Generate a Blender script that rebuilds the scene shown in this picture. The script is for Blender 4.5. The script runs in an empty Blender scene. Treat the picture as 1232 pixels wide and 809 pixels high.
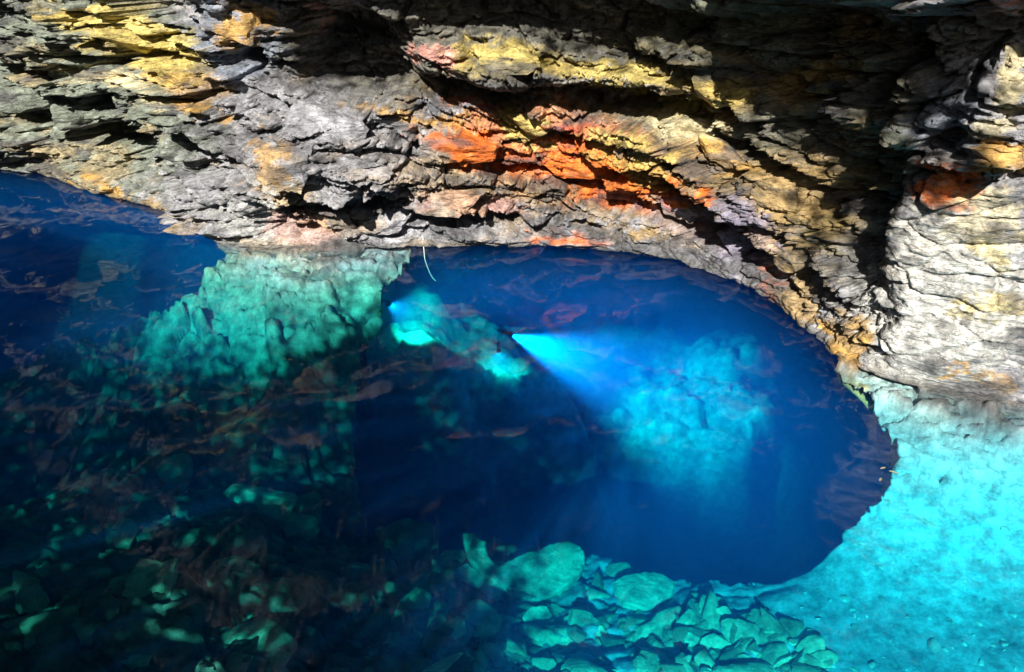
import bpy, bmesh, math, random
import numpy as np
from mathutils import Vector, Matrix
from mathutils.bvhtree import BVHTree

random.seed(7)
RNG = np.random.default_rng(11)
SC = bpy.context.scene
COL = SC.collection

# ------------------------------------------------------------------ camera
CAM_H, PITCH, FPX = 3.2, math.radians(30.0), 880.0      # metres, rad, focal length in photo pixels
cam_d = bpy.data.cameras.new('camera'); cam = bpy.data.objects.new('camera', cam_d); COL.objects.link(cam)
cam.location = (0, 0, CAM_H); cam.rotation_euler = (math.pi / 2 - PITCH, 0, 0)
cam_d.sensor_width = 36.0; cam_d.lens = 36.0 * FPX / 1232.0
cam_d.clip_start = 0.05; cam_d.clip_end = 500
SC.camera = cam

# ------------------------------------------------------------------ sky, sun, exposure
SUN_ELEV, SUN_AZ = math.radians(34.0), math.radians(12.0)   # sunlight travels to +Y and SUN_AZ towards +X
SUN_DIR = Vector((math.sin(SUN_AZ) * math.cos(SUN_ELEV), math.cos(SUN_AZ) * math.cos(SUN_ELEV), -math.sin(SUN_ELEV)))
w = bpy.data.worlds.new('World'); SC.world = w; w.use_nodes = True
nt = w.node_tree
sky = nt.nodes.new('ShaderNodeTexSky'); sky.sky_type = 'NISHITA'; sky.sun_disc = False
sky.sun_elevation = SUN_ELEV; sky.sun_rotation = math.pi + SUN_AZ
bg = nt.nodes['Background']; bg.inputs['Strength'].default_value = 0.05
nt.links.new(sky.outputs[0], bg.inputs['Color'])
sun_d = bpy.data.lights.new('sun', 'SUN'); sun_d.energy = 5.0; sun_d.angle = math.radians(0.5); sun_d.color = (1.0, 0.95, 0.88)
sun = bpy.data.objects.new('sun', sun_d); COL.objects.link(sun)
sun.rotation_euler = SUN_DIR.to_track_quat('-Z', 'Y').to_euler(); sun.location = (-6, -20, 16)
SC.view_settings.view_transform = 'Standard'; SC.view_settings.look = 'None'
SC.view_settings.exposure = 1.25; SC.view_settings.gamma = 1.0; SC.view_settings.use_curve_mapping = False
SC.render.engine = 'CYCLES'
cy = SC.cycles
cy.use_denoising = True
try: cy.denoiser = 'OPENIMAGEDENOISE'
except Exception: pass
cy.max_bounces = 6; cy.diffuse_bounces = 2; cy.glossy_bounces = 2; cy.transmission_bounces = 2
cy.volume_bounces = 1; cy.transparent_max_bounces = 8
cy.caustics_reflective = False; cy.caustics_refractive = False
cy.sample_clamp_indirect = 4.0

# ------------------------------------------------------------------ pixels and points
CP, SP = math.cos(PITCH), math.sin(PITCH)
def ray(px, py):
    a = (px - 616.0) / FPX; b = (404.5 - py) / FPX
    return Vector((a, CP + b * SP, -SP + b * CP)).normalized()
def on_z(px, py, z):
    r = ray(px, py); k = (z - CAM_H) / r.z
    return Vector((0, 0, CAM_H)) + r * k
def project(P):
    P = np.asarray(P, float); x = P[..., 0]; y = P[..., 1]; z = P[..., 2] - CAM_H
    d = np.maximum(y * CP - z * SP, 0.05); u = y * SP + z * CP
    return 616.0 + FPX * x / d, 404.5 - FPX * u / d

# ------------------------------------------------------------------ noise in numpy
def _hash(i, j, k, seed):
    h = (i.astype(np.int64) * 374761393 + j.astype(np.int64) * 668265263 + k.astype(np.int64) * 1440662683 + seed * 974634541) & 0xFFFFFFFF
    h = ((h ^ (h >> 13)) * 1274126177) & 0xFFFFFFFF
    h = ((h ^ (h >> 16)) * 2246822519) & 0xFFFFFFFF
    h = h ^ (h >> 15)
    return (h & 0xFFFFFF) / float(0xFFFFFF)
def vnoise(P, seed=0):
    I = np.floor(P); F = P - I; F = F * F * F * (F * (F * 6 - 15) + 10)
    I = I.astype(np.int64); r = 0
    for a in (0, 1):
        wx = F[:, 0] if a else 1 - F[:, 0]
        for b in (0, 1):
            wy = F[:, 1] if b else 1 - F[:, 1]
            for c in (0, 1):
                wz = F[:, 2] if c else 1 - F[:, 2]
                r = r + wx * wy * wz * _hash(I[:, 0] + a, I[:, 1] + b, I[:, 2] + c, seed)
    return r * 2 - 1
def fbm(P, octv=4, seed=0, gain=0.5):
    r = 0; a = 1.0; n = 0
    for o in range(octv):
        r = r + a * vnoise(P * (2.03 ** o) + 13.7 * o, seed + o); n += a; a *= gain
    return r / n
def worley(P, seed=0):
    I = np.floor(P).astype(np.int64); n = len(P)
    f1 = np.full(n, 9.0); f2 = np.full(n, 9.0); cid = np.zeros(n)
    for a in (-1, 0, 1):
        for b in (-1, 0, 1):
            for c in (-1, 0, 1):
                i, j, k = I[:, 0] + a, I[:, 1] + b, I[:, 2] + c
                dx = i + _hash(i, j, k, seed) - P[:, 0]; dy = j + _hash(i, j, k, seed + 1) - P[:, 1]; dz = k + _hash(i, j, k, seed + 2) - P[:, 2]
                d = np.sqrt(dx * dx + dy * dy + dz * dz)
                nearer = d < f1
                f2 = np.where(nearer, f1, np.minimum(f2, d)); cid = np.where(nearer, _hash(i, j, k, seed + 3), cid); f1 = np.where(nearer, d, f1)
    return f1, f2, cid
def sstep(a, b, x):
    t = np.clip((x - a) / (b - a), 0, 1); return t * t * (3 - 2 * t)

# ------------------------------------------------------------------ object helpers
def link(name, me, mat=None, parent=None):
    o = bpy.data.objects.new(name, me); COL.objects.link(o)
    if mat and me is not None and not me.materials: me.materials.append(mat)
    if parent: o.parent = parent
    return o
def tag(o, label=None, cat=None, group=None, kind=None):
    if label: o['label'] = label
    if cat: o['category'] = cat
    if group: o['group'] = group
    if kind: o['kind'] = kind
    return o
def grid_mesh(name, V, nu, nv, col=None, flip=False, keep=None):
    me = bpy.data.meshes.new(name)
    i, j = np.meshgrid(np.arange(nu - 1), np.arange(nv - 1), indexing='ij')
    a = (i * nv + j).ravel(); b = a + nv; c = b + 1; d = a + 1
    F = np.stack([a, d, c, b] if flip else [a, b, c, d], 1).astype(np.int32)
    if keep is not None: F = F[keep[F].all(1)]
    me.vertices.add(len(V)); me.vertices.foreach_set('co', V.astype(np.float32).ravel())
    me.loops.add(F.size); me.loops.foreach_set('vertex_index', F.ravel())
    me.polygons.add(len(F)); me.polygons.foreach_set('loop_start', np.arange(0, F.size, 4, dtype=np.int32))
    me.polygons.foreach_set('use_smooth', np.ones(len(F), bool))
    me.update(calc_edges=True); me.validate()
    if col is not None: set_col(me, col)
    return me
def set_col(me, col):
    at = me.color_attributes.new('mineral', 'FLOAT_COLOR', 'POINT')
    c4 = np.ones((len(me.vertices), 4), np.float32); c4[:, :3] = col
    at.data.foreach_set('color', c4.ravel())
def bvh_of(V, nu, nv):
    i, j = np.meshgrid(np.arange(nu - 1), np.arange(nv - 1), indexing='ij')
    a = (i * nv + j).ravel(); b = a + nv
    F = np.stack([a, b, b + 1, a + 1], 1)
    return BVHTree.FromPolygons([Vector(v) for v in V.tolist()], F.tolist())

# ------------------------------------------------------------------ materials
def new_mat(name):
    m = bpy.data.materials.new(name); m.use_nodes = True
    n = m.node_tree; b = n.nodes['Principled BSDF']
    return m, n, b
def nd(n, t, **kw):
    x = n.nodes.new(t)
    for k, v in kw.items():
        if k in x.inputs: x.inputs[k].default_value = v
        else: setattr(x, k, v)
    return x
def rock_material(name, per_object=False, rough=0.75, bump=1.0, tint=(0.4, 0.38, 0.34), spread=0.35, cracks=0.0, crack_shade=0.0):
    m, n, b = new_mat(name); L = n.links.new
    geo = nd(n, 'ShaderNodeNewGeometry')
    n1 = nd(n, 'ShaderNodeTexNoise', Scale=9.0, Detail=8.0, Roughness=0.65); L(geo.outputs['Position'], n1.inputs['Vector'])
    n2 = nd(n, 'ShaderNodeTexNoise', Scale=45.0, Detail=6.0, Roughness=0.7); L(geo.outputs['Position'], n2.inputs['Vector'])
    mp = nd(n, 'ShaderNodeMapping'); mp.inputs['Scale'].default_value = (6, 6, 22); mp.inputs['Rotation'].default_value = (0, math.radians(12), 0); L(geo.outputs['Position'], mp.inputs['Vector'])
    n3 = nd(n, 'ShaderNodeTexNoise', Scale=1.0, Detail=7.0, Roughness=0.6, Distortion=0.6); L(mp.outputs[0], n3.inputs['Vector'])
    vo = nd(n, 'ShaderNodeTexVoronoi', Scale=1.1, feature='DISTANCE_TO_EDGE'); L(mp.outputs[0], vo.inputs['Vector'])
    if per_object:
        oi = nd(n, 'ShaderNodeObjectInfo')
        cr = nd(n, 'ShaderNodeValToRGB'); L(oi.outputs['Random'], cr.inputs[0])
        e = cr.color_ramp.elements
        e[0].color = tuple(c * (1 - spread) for c in tint) + (1,); e[1].color = tuple(min(1, c * (1 + spread)) for c in tint) + (1,)
        base = cr.outputs[0]
    else:
        at = nd(n, 'ShaderNodeAttribute', attribute_name='mineral'); base = at.outputs['Color']
    r1 = nd(n, 'ShaderNodeMapRange'); L(n1.outputs['Fac'], r1.inputs['Value'])
    for k, v in (('From Min', .3), ('From Max', .7), ('To Min', .4), ('To Max', 1.5)): r1.inputs[k].default_value = v
    r2 = nd(n, 'ShaderNodeMapRange'); L(n2.outputs['Fac'], r2.inputs['Value'])
    for k, v in (('From Min', .3), ('From Max', .72), ('To Min', .7), ('To Max', 1.25)): r2.inputs[k].default_value = v
    mu = nd(n, 'ShaderNodeMath', operation='MULTIPLY'); L(r1.outputs[0], mu.inputs[0]); L(r2.outputs[0], mu.inputs[1])
    vn = nd(n, 'ShaderNodeMath', operation='SUBTRACT'); L(n3.outputs['Fac'], vn.inputs[0]); vn.inputs[1].default_value = .5
    va = nd(n, 'ShaderNodeMath', operation='ABSOLUTE'); L(vn.outputs[0], va.inputs[0])
    vr = nd(n, 'ShaderNodeMapRange'); L(va.outputs[0], vr.inputs['Value'])
    for k, v in (('From Min', .0), ('From Max', .022), ('To Min', 1 - crack_shade), ('To Max', 1.0)): vr.inputs[k].default_value = v  # thin dark lines put crevice shade into the colour
    mv = nd(n, 'ShaderNodeMath', operation='MULTIPLY'); L(mu.outputs[0], mv.inputs[0]); L(vr.outputs[0], mv.inputs[1])
    sc = nd(n, 'ShaderNodeVectorMath', operation='SCALE'); L(base, sc.inputs[0]); L(mv.outputs[0], sc.inputs['Scale'])
    L(sc.outputs[0], b.inputs['Base Color'])
    rr = nd(n, 'ShaderNodeMapRange'); L(n1.outputs['Fac'], rr.inputs['Value'])
    rr.inputs['To Min'].default_value = rough + .15; rr.inputs['To Max'].default_value = rough - .25
    L(rr.outputs[0], b.inputs['Roughness'])
    b.inputs['Specular IOR Level'].default_value = 0.4
    cl = nd(n, 'ShaderNodeMapRange'); L(vo.outputs['Distance'], cl.inputs['Value']); cl.inputs['From Max'].default_value = 0.08
    cm = nd(n, 'ShaderNodeMath', operation='MULTIPLY'); L(cl.outputs[0], cm.inputs[0]); cm.inputs[1].default_value = cracks
    add = nd(n, 'ShaderNodeMath', operation='MULTIPLY_ADD'); L(n3.outputs['Fac'], add.inputs[0]); add.inputs[1].default_value = 1.8; L(cm.outputs[0], add.inputs[2])
    add2 = nd(n, 'ShaderNodeMath', operation='MULTIPLY_ADD'); L(n2.outputs['Fac'], add2.inputs[0]); add2.inputs[1].default_value = 0.7; L(add.outputs[0], add2.inputs[2])
    bp = nd(n, 'ShaderNodeBump', Strength=0.75 * bump, Distance=0.025); L(add2.outputs[0], bp.inputs['Height'])
    L(bp.outputs[0], b.inputs['Normal'])
    return m
M_ROCK = rock_material('cave_rock', bump=1.25, crack_shade=0.7)
M_FLOOR = rock_material('pool_bed_rock', rough=0.85, bump=0.4)
M_STONE = rock_material('loose_stone', per_object=True, rough=0.8, bump=0.5, tint=(0.40, 0.38, 0.24), spread=0.55)
M_PALE = rock_material('pale_stone', per_object=True, rough=0.7, bump=0.4, tint=(0.55, 0.54, 0.48), spread=0.2)

def water_material():
    m = bpy.data.materials.new('clear_blue_water'); m.use_nodes = True; n = m.node_tree; L = n.links.new
    n.nodes.remove(n.nodes['Principled BSDF']); out = n.nodes['Material Output']
    geo = nd(n, 'ShaderNodeNewGeometry')
    t1 = nd(n, 'ShaderNodeTexNoise', Scale=1.1, Detail=2.0, Roughness=0.45); L(geo.outputs['Position'], t1.inputs['Vector'])
    bp = nd(n, 'ShaderNodeBump', Strength=0.16, Distance=0.05); L(t1.outputs['Fac'], bp.inputs['Height'])
    lw = nd(n, 'ShaderNodeLayerWeight', Blend=0.5)
    pw = nd(n, 'ShaderNodeMath', operation='POWER'); L(lw.outputs['Facing'], pw.inputs[0]); pw.inputs[1].default_value = 5.0
    fr = nd(n, 'ShaderNodeMath', operation='MULTIPLY_ADD'); L(pw.outputs[0], fr.inputs[0]); fr.inputs[1].default_value = 0.98; fr.inputs[2].default_value = 0.035
    tr = nd(n, 'ShaderNodeBsdfTransparent'); gl = nd(n, 'ShaderNodeBsdfGlossy', Roughness=0.02); L(bp.outputs[0], gl.inputs['Normal'])
    mx = nd(n, 'ShaderNodeMixShader'); L(fr.outputs[0], mx.inputs[0]); L(tr.outputs[0], mx.inputs[1]); L(gl.outputs[0], mx.inputs[2])
    L(mx.outputs[0], out.inputs['Surface'])
    D_A, D_S = 1.6, 0.125
    va = nd(n, 'ShaderNodeVolumeAbsorption', Density=D_A); va.inputs['Color'].default_value = (1 - 1.59 / D_A, 1 - 0.185 / D_A, 1 - 0.07 / D_A, 1)
    vs = nd(n, 'ShaderNodeVolumeScatter', Density=D_S, Anisotropy=0.0); vs.inputs['Color'].default_value = (0.02, 0.29, 0.95, 1)
    ad = nd(n, 'ShaderNodeAddShader'); L(va.outputs[0], ad.inputs[0]); L(vs.outputs[0], ad.inputs[1])
    L(ad.outputs[0], out.inputs['Volume'])
    return m
M_WATER = water_material()

# ------------------------------------------------------------------ mineral colours and painted shade of the wall (photo pixels: cx, cy, rx, ry, tilt, colour, strength)
GREY = (0.27, 0.27, 0.285); PALE = (0.44, 0.44, 0.41); YEL = (0.55, 0.43, 0.12); CRM = (0.60, 0.52, 0.30); ORA = (0.72, 0.16, 0.02)
RED = (0.52, 0.10, 0.05); OCH = (0.52, 0.30, 0.07); TAN = (0.38, 0.26, 0.11); PNK = (0.50, 0.25, 0.20); OLV_SHADE = (0.11, 0.10, 0.045); DRK = (0.07, 0.07, 0.075)  # the olive is rock colour, darkened to paint in shade on the upper wall
BLU = (0.22, 0.25, 0.31); PUR = (0.20, 0.185, 0.25); GRN = (0.17, 0.20, 0.14)
PAINT = [
    (80, 100, 190, 150, 0, GRN, .8), (700, 190, 230, 75, 12, TAN, .65), (940, 270, 90, 70, 40, TAN, .7), (700, 185, 190, 55, 13, ORA, .45), (500, 200, 90, 40, 10, TAN, .35), (560, 50, 320, 80, 0, OLV_SHADE, .6), (930, 120, 190, 190, 0, OLV_SHADE, .75),
    (280, 55, 60, 60, 30, BLU, .9), (390, 200, 120, 100, 10, GREY, .9), (450, 265, 130, 45, 0, GREY, .8), (330, 260, 70, 50, 0, PALE, .7),
    (95, 20, 55, 14, 5, YEL, .95), (165, 45, 75, 28, 15, YEL, .85), (130, 92, 50, 12, 3, CRM, .95), (178, 90, 22, 12, 3, OCH, .9),
    (215, 80, 50, 28, 15, YEL, .85), (195, 130, 38, 11, 3, CRM, .95), (245, 133, 30, 11, 5, OCH, .95), (240, 100, 40, 18, 10, OCH, .6),
    (120, 218, 40, 8, 22, OCH, .9), (175, 245, 40, 8, 20, TAN, .8), (310, 192, 18, 34, 0, OCH, .7), (350, 240, 40, 25, 30, TAN, .7), (360, 272, 40, 22, 0, PNK, .5),
    (300, 30, 22, 20, 40, OCH, .9), (388, 25, 16, 14, 0, PNK, .8),
    (490, 135, 60, 12, 8, OCH, .75), (525, 62, 28, 13, 0, PNK, 1.), (610, 70, 70, 24, 10, YEL, .85), (740, 92, 95, 12, 6, YEL, .8),
    (572, 130, 22, 9, 5, RED, .9), (520, 130, 22, 10, 0, BLU, .8),
    (565, 180, 66, 22, 9, ORA, 1.), (640, 150, 40, 18, 20, YEL, .9), (690, 165, 30, 16, 10, RED, .95), (700, 195, 70, 20, 12, ORA, 1.), (640, 195, 35, 12, 10, ORA, .8),
    (735, 230, 60, 20, 15, ORA, 1.), (750, 185, 60, 18, 12, YEL, .75), (815, 240, 30, 18, 15, ORA, 1.), (875, 190, 50, 18, 20, OCH, .95), (835, 155, 45, 16, 15, CRM, .8), (780, 215, 40, 16, 12, OCH, .8),
    (570, 245, 70, 14, 0, PNK, .6), (690, 292, 60, 9, 5, PNK, .9), (665, 290, 30, 8, 0, ORA, .7), (775, 282, 25, 10, 10, TAN, .8),
    (860, 112, 45, 24, 0, YEL, .75), (965, 100, 50, 22, -15, OCH, .55), (880, 20, 90, 20, 0, GRN, .5),
    (950, 250, 50, 60, 40, TAN, .85), (890, 290, 55, 38, 30, PUR, .9), (820, 270, 50, 18, 20, PUR, .7),
    (1020, 250, 45, 90, 0, OLV_SHADE, .8), (1000, 210, 25, 40, 20, TAN, .7), (1075, 200, 20, 40, 10, GRN, .7),
    (1140, 360, 125, 120, 15, PALE, 1.), (1130, 150, 50, 40, 0, BLU, .7), (1140, 228, 32, 24, 0, ORA, .95), (1200, 195, 40, 18, 0, OCH, .9), (1190, 270, 50, 40, 10, CRM, .6),
    (1215, 95, 22, 40, 0, CRM, .9), (1190, 160, 45, 12, -15, CRM, .6), (1195, 8, 50, 9, -8, PNK, .8),
    (1185, 372, 55, 14, 0, YEL, .6), (1035, 412, 32, 16, 25, OCH, .95), (1015, 400, 28, 18, 30, TAN, .8), (1162, 448, 16, 10, 0, OCH, .9), (1215, 465, 25, 10, 5, OCH, .6),
    (955, 365, 28, 30, 45, TAN, .9), (980, 395, 18, 12, 30, OCH, .9), (925, 345, 10, 10, 0, ORA, .7), (1195, 300, 30, 20, 0, YEL, .4)]
def ell(px, py, cx, cy, rx, ry, a):
    a = math.radians(a); dx = px - cx; dy = py - cy
    return np.hypot((dx * math.cos(a) + dy * math.sin(a)) / rx, (-dx * math.sin(a) + dy * math.cos(a)) / ry)
def mineral(P):
    px, py = project(P)
    wv = fbm(P * 2.3, 5, 41, .62); wu = fbm(P * np.array([2., 2., 5.]) + 5, 5, 47, .62); fine = fbm(P * 14, 4, 61, .6)
    w2 = fbm(P * np.array([7., 7., 16.]) + 3, 4, 57, .6); qx, qy = px + wv * 55 + w2 * 22, py + wu * 30 + w2 * 9
    c = np.tile(np.array(GREY) * .85, (len(P), 1))
    for cx, cyy, rx, ry, a, col, s in PAINT:
        m = 1 - sstep(.7, 1.12, ell(qx, qy, cx, cyy, rx, ry, a) * .92 + fine * .5)
        m = (m * s)[:, None]; c = c * (1 - m) + np.array(col) * m
    och = sstep(.05, .45, fbm(P * np.array([1.1, 1.1, 3.2]) + 77, 5, 87, .62))[:, None] * .6 * (sstep(-60, 40, py) * (1 - .7 * sstep(1030, 1080, px)))[:, None]
    c = c * (1 - och) + (c * .35 + np.array([.40, .25, .07]) * .65) * och
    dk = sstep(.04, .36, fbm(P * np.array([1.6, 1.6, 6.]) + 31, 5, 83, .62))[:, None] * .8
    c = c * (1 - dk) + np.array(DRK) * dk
    c = c * (1 + .6 * fine)[:, None]
    wet = (sstep(.09, .02, P[:, 2] + .03 * wv) * .55)[:, None]; c = c * (1 - wet) + np.array([.05, .052, .045]) * wet     # dark wet band at the waterline
    return np.clip(c, .015, .8)

# ------------------------------------------------------------------ cave wall: a sheet that follows the waterline
BASE_PX = [(22, 205), (120, 235), (200, 252), (245, 264), (270, 290), (330, 300), (410, 302), (500, 300), (560, 299), (620, 297), (680, 298), (740, 303), (800, 314), (850, 331), (900, 354), (950, 384), (1000, 430), (1060, 456), (1130, 471), (1232, 490), (1330, 505)]
base = [on_z(a, b, 0) for a, b in BASE_PX]
base = [Vector((-19, -4.5, 0)), Vector((-19, 3, 0)), Vector((-17.0, 10.5, 0)), Vector((-10.5, 11.0, 0))] + base + [Vector((5.3, 3.0, 0)), Vector((6.0, 1.0, 0)), Vector((7.0, -4.5, 0))]
BP = np.array([[p.x, p.y] for p in base])
def resample(BPts, step_fn):
    pts = []; n = len(BPts)
    for i in range(n - 1):
        p0, p1, p2, p3 = BPts[max(i - 1, 0)], BPts[i], BPts[i + 1], BPts[min(i + 2, n - 1)]
        L = np.linalg.norm(p2 - p1); a = np.sqrt(max(L, .01))
        k = max(2, int(L / step_fn(i)))
        m1 = (p2 - p0) * L / max(np.linalg.norm(p1 - p0) + L, .01) if i else (p2 - p1)
        m2 = (p3 - p1) * L / max(np.linalg.norm(p3 - p2) + L, .01) if i < n - 2 else (p2 - p1)
        for t in np.arange(k) / k:
            h00, h10, h01, h11 = 2*t**3-3*t**2+1, t**3-2*t**2+t, -2*t**3+3*t**2, t**3-t**2
            pts.append(h00 * p1 + h10 * m1 + h01 * p2 + h11 * m2)
    pts.append(BPts[-1]); return np.array(pts)
B = resample(BP, lambda i: 0.0125 if 3 <= i <= 24 else 0.12)
NU = len(B)
Bs = B.copy()
for _ in range(40):                                              # a smoothed copy gives steady normals
    Bs[1:-1] = (Bs[:-2] + Bs[1:-1] * 2 + Bs[2:]) / 4
ker = 61; pad = np.pad(Bs, ((ker, ker), (0, 0)), 'edge'); cs = np.cumsum(pad, 0); Bs = (cs[2 * ker:] - cs[:-2 * ker]) / (2 * ker)
Bs = Bs[:NU] if len(Bs) > NU else Bs
T = np.gradient(Bs, axis=0); T /= np.linalg.norm(T, axis=1)[:, None] + 1e-9
N = np.stack([T[:, 1], -T[:, 0]], 1)                              # towards the pool
arc = np.concatenate([[0], np.cumsum(np.linalg.norm(np.diff(B, axis=0), axis=1))])
bpx, _bpy = project(np.column_stack([B, np.zeros(NU)]))
idx = np.arange(NU)
hole = np.maximum(sstep(425, 460, bpx) * (1 - sstep(1088, 1110, bpx)), 1 - sstep(252, 268, bpx))
hole[B[:, 1] < 3.5] = 0
TR = np.concatenate([np.linspace(-1, -.05, 26), np.linspace(-.04, 2.9, 240), np.linspace(2.96, 9.5, 50)])
NV = len(TR)
up = np.maximum(TR, 0); dn = np.maximum(-TR, 0)
lean = np.interp(up, [0, .5, 1.2, 2.0, 2.9, 4.2, 9.5], [0, .05, .12, .35, .85, 1.7, 3.6])
off = lean[None, :] * np.ones((NU, 1)) - hole[:, None] * (dn[None, :] ** .8) * 9.0
zz = up[None, :] - dn[None, :] * (hole[:, None] * 1.3 + (1 - hole[:, None]) * 2.4)
BX = B[:, 0][:, None] + N[:, 0][:, None] * off; BY = B[:, 1][:, None] + N[:, 1][:, None] * off
P0 = np.stack([BX, BY, zz], -1).reshape(-1, 3)
SHAPE = [  # recesses and bulges of the wall (photo pixels, metres)
    (415, 70, 75, 60, 10, -.75), (600, 118, 190, 17, 4, -.45), (780, 125, 130, 20, 6, -.45), (700, 20, 260, 28, 3, -.35), (640, 78, 190, 22, 6, .28),
    (1040, 170, 40, 170, 8, -.38), (960, 60, 110, 70, 0, -.35), (1012, 290, 24, 60, 0, -.14), (1150, 330, 120, 130, 20, .12), (1210, 130, 60, 70, 0, .25), (1120, 175, 50, 10, -10, -.3),
    (600, 272, 120, 13, 4, -.35), (760, 262, 100, 12, 15, -.3), (640, 215, 120, 9, 12, -.25), (480, 160, 70, 6, 12, -.15), (390, 190, 90, 80, 0, .22), (565, 180, 70, 24, 8, .2), (720, 200, 100, 30, 12, .15),
    (110, 168, 120, 22, 12, -.4), (150, 65, 70, 9, 4, -.3), (230, 110, 60, 8, 4, -.3), (60, 130, 60, 9, 4, -.2), (285, 68, 26, 13, 0, -.45), (255, 205, 30, 12, 20, -.35), (380, 283, 40, 8, -12, -.2),
    (270, 240, 60, 40, 40, .2), (450, 270, 60, 30, 0, .15), (830, 150, 50, 20, 15, .15), (925, 262, 60, 40, 40, .18), (870, 300, 40, 10, 30, -.2)]
def wall_disp(P, nx, ny):
    px, py = project(P)
    side = P[:, 0] * 0.0 + arc_v
    q = P[:, 2] + .16 * np.sin(side * .55 + 1.2) + .20 * fbm(P * .75, 3, 5) + .17 * (side - 12) * np.where(P[:, 0] > -3.5, 1, .4)
    up_m = sstep(-.12, .25, P[:, 2])
    jx = fbm(P * 3.1, 3, 21)
    wild = 1 + .5 * (1 - sstep(230, 330, px))
    calm = 1 - .85 * sstep(1030, 1085, px) * sstep(200, 260, py)
    d = .34 * fbm(P * np.array([.55, .55, .9]), 3, 3)
    # beds: every layer sticks out by its own amount and is undercut below
    for th, amp, sd in ((.42, .42, 71), (.15, .20, 73), (.055, .07, 77)):
        qq = q / th + .35 * jx + 100
        i = np.floor(qq); f = qq - i
        k = .5 + .5 * vnoise(np.stack([i * 7.31, side * .30 / th ** .6, P[:, 0] * 0], 1), sd)
        k2 = .5 + .5 * vnoise(np.stack([(i + 1) * 7.31, side * .30 / th ** .6, P[:, 0] * 0], 1), sd)
        f = sstep(.84, 1.0, f); prof = k * (1 - f) + k2 * f
        d += amp * (prof - .5) * 1.5 * calm * wild
    # joint blocks, flattened along the bedding
    for s, amp, sd in ((np.array([1.5, 1.5, 4.2]), .15, 81), (np.array([4., 4., 11.]), .06, 91), (np.array([10., 10., 24.]), .03, 95), (np.array([21., 21., 46.]), .014, 97)):
        Q = np.stack([side, P[:, 1] * .5, q], 1) * s + fbm(P * 2.2, 2, 7)[:, None] * .35
        f1, f2, cid = worley(Q, sd)
        d += amp * ((cid - .5) * 1.5 - 1.3 * (1 - sstep(0, .10, f2 - f1))) * (.16 + .84 * calm)
    d += .05 * fbm(P * np.array([6, 6, 12.]), 4, 33, .6)
    sh = 0
    wx = px + 28 * fbm(P * 2.7 + 3, 3, 51); wy = py + 13 * fbm(P * 3.3 + 9, 3, 53)
    for cx, cyy, rx, ry, a, s in SHAPE:
        sh = sh + s * (1 - sstep(.5, 1.2, ell(wx, wy, cx, cyy, rx, ry, a)))
    d += (1 - calm) * (.10 * fbm(P * 3.5, 6, 35, .68) + .05 * (np.abs(fbm(P * 2.2 + 4, 4, 37)) ** .5 - .5))
    smooth_right = .55 + .45 * calm
    near_water = .45 + .55 * sstep(.0, .6, P[:, 2])
    return (d * smooth_right * near_water + sh * sstep(.02, .3, P[:, 2])) * (.25 + .75 * up_m)
arc_v = np.repeat(arc, NV)
nx = np.repeat(N[:, 0], NV); ny = np.repeat(N[:, 1], NV)
D = wall_disp(P0, nx, ny)
V = P0.copy(); V[:, 0] += nx * D; V[:, 1] += ny * D
V[:, 2] += .05 * fbm(P0 * 2.6, 3, 99) * sstep(.1, .5, P0[:, 2])
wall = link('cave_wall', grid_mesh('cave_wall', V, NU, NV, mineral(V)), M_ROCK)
tag(wall, 'layered cave wall of grey, yellow and orange rock rising from the blue pool', kind='structure')
WALL_BVH = bvh_of(V, NU, NV)

# ------------------------------------------------------------------ pool bed
S_CTRL = [(270, 292, -.04), (330, 301, -.04), (400, 303, -.05), (480, 301, -.05), (230, 335, -.3), (165, 380, -.75), (60, 430, -1.3), (-120, 470, -1.9), (330, 345, -.2), (400, 335, -.13), (330, 400, -.55), (270, 330, -.2), (250, 370, -.5), (450, 325, -.1),
          (440, 370, -.45), (430, 440, -.85), (415, 540, -1.5), (300, 500, -1.3), (200, 450, -1.1), (100, 600, -1.1), (60, 500, -1.8), (300, 620, -1.15), (100, 800, -.6), (260, 780, -.6), (450, 760, -.95), (430, 650, -1.7),
          (540, 645, -1.75), (640, 645, -1.7), (740, 665, -1.5), (820, 690, -1.3), (700, 760, -1.3), (900, 690, -1.15), (960, 670, -1.05), (1020, 630, -.75), (1075, 580, -.48), (1092, 545, -.3), (1085, 515, -.18), (1040, 472, -.08), (1008, 438, -.03),
          (1060, 458, -.05), (1130, 473, -.05), (1232, 492, -.05), (1330, 507, -.05), (1232, 550, -.25), (1160, 540, -.22), (1160, 505, -.08), (1232, 520, -.1), (1232, 640, -.6), (1120, 650, -.75), (1100, 720, -.95), (1232, 809, -.85), (1000, 780, -1.05), (850, 800, -1.1), (600, 850, -.9), (1400, 900, -.7), (100, 950, -.4), (1000, 950, -.9)]
CW = [on_z(*c) for c in S_CTRL]
CXY = np.array([[p.x, p.y] for p in CW] + [[-10, 0], [-10, 5], [6, 0], [0, -2], [-4, -2], [5, -2]]); CZ = np.array([p.z for p in CW] + [-1.6, -2.2, .2, -.4, -.5, .3])
def tps(a, b):
    r2 = ((a[:, None, :] - b[None, :, :]) ** 2).sum(-1); return np.where(r2 > 1e-12, .5 * r2 * np.log(r2 + 1e-12), 0)
n_ = len(CXY); A = np.zeros((n_ + 3, n_ + 3)); A[:n_, :n_] = tps(CXY, CXY) + np.eye(n_) * .02
A[:n_, n_] = 1; A[:n_, n_ + 1:] = CXY; A[n_:, :n_] = A[:n_, n_:].T
TW = np.linalg.solve(A, np.concatenate([CZ, [0, 0, 0]]))
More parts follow.
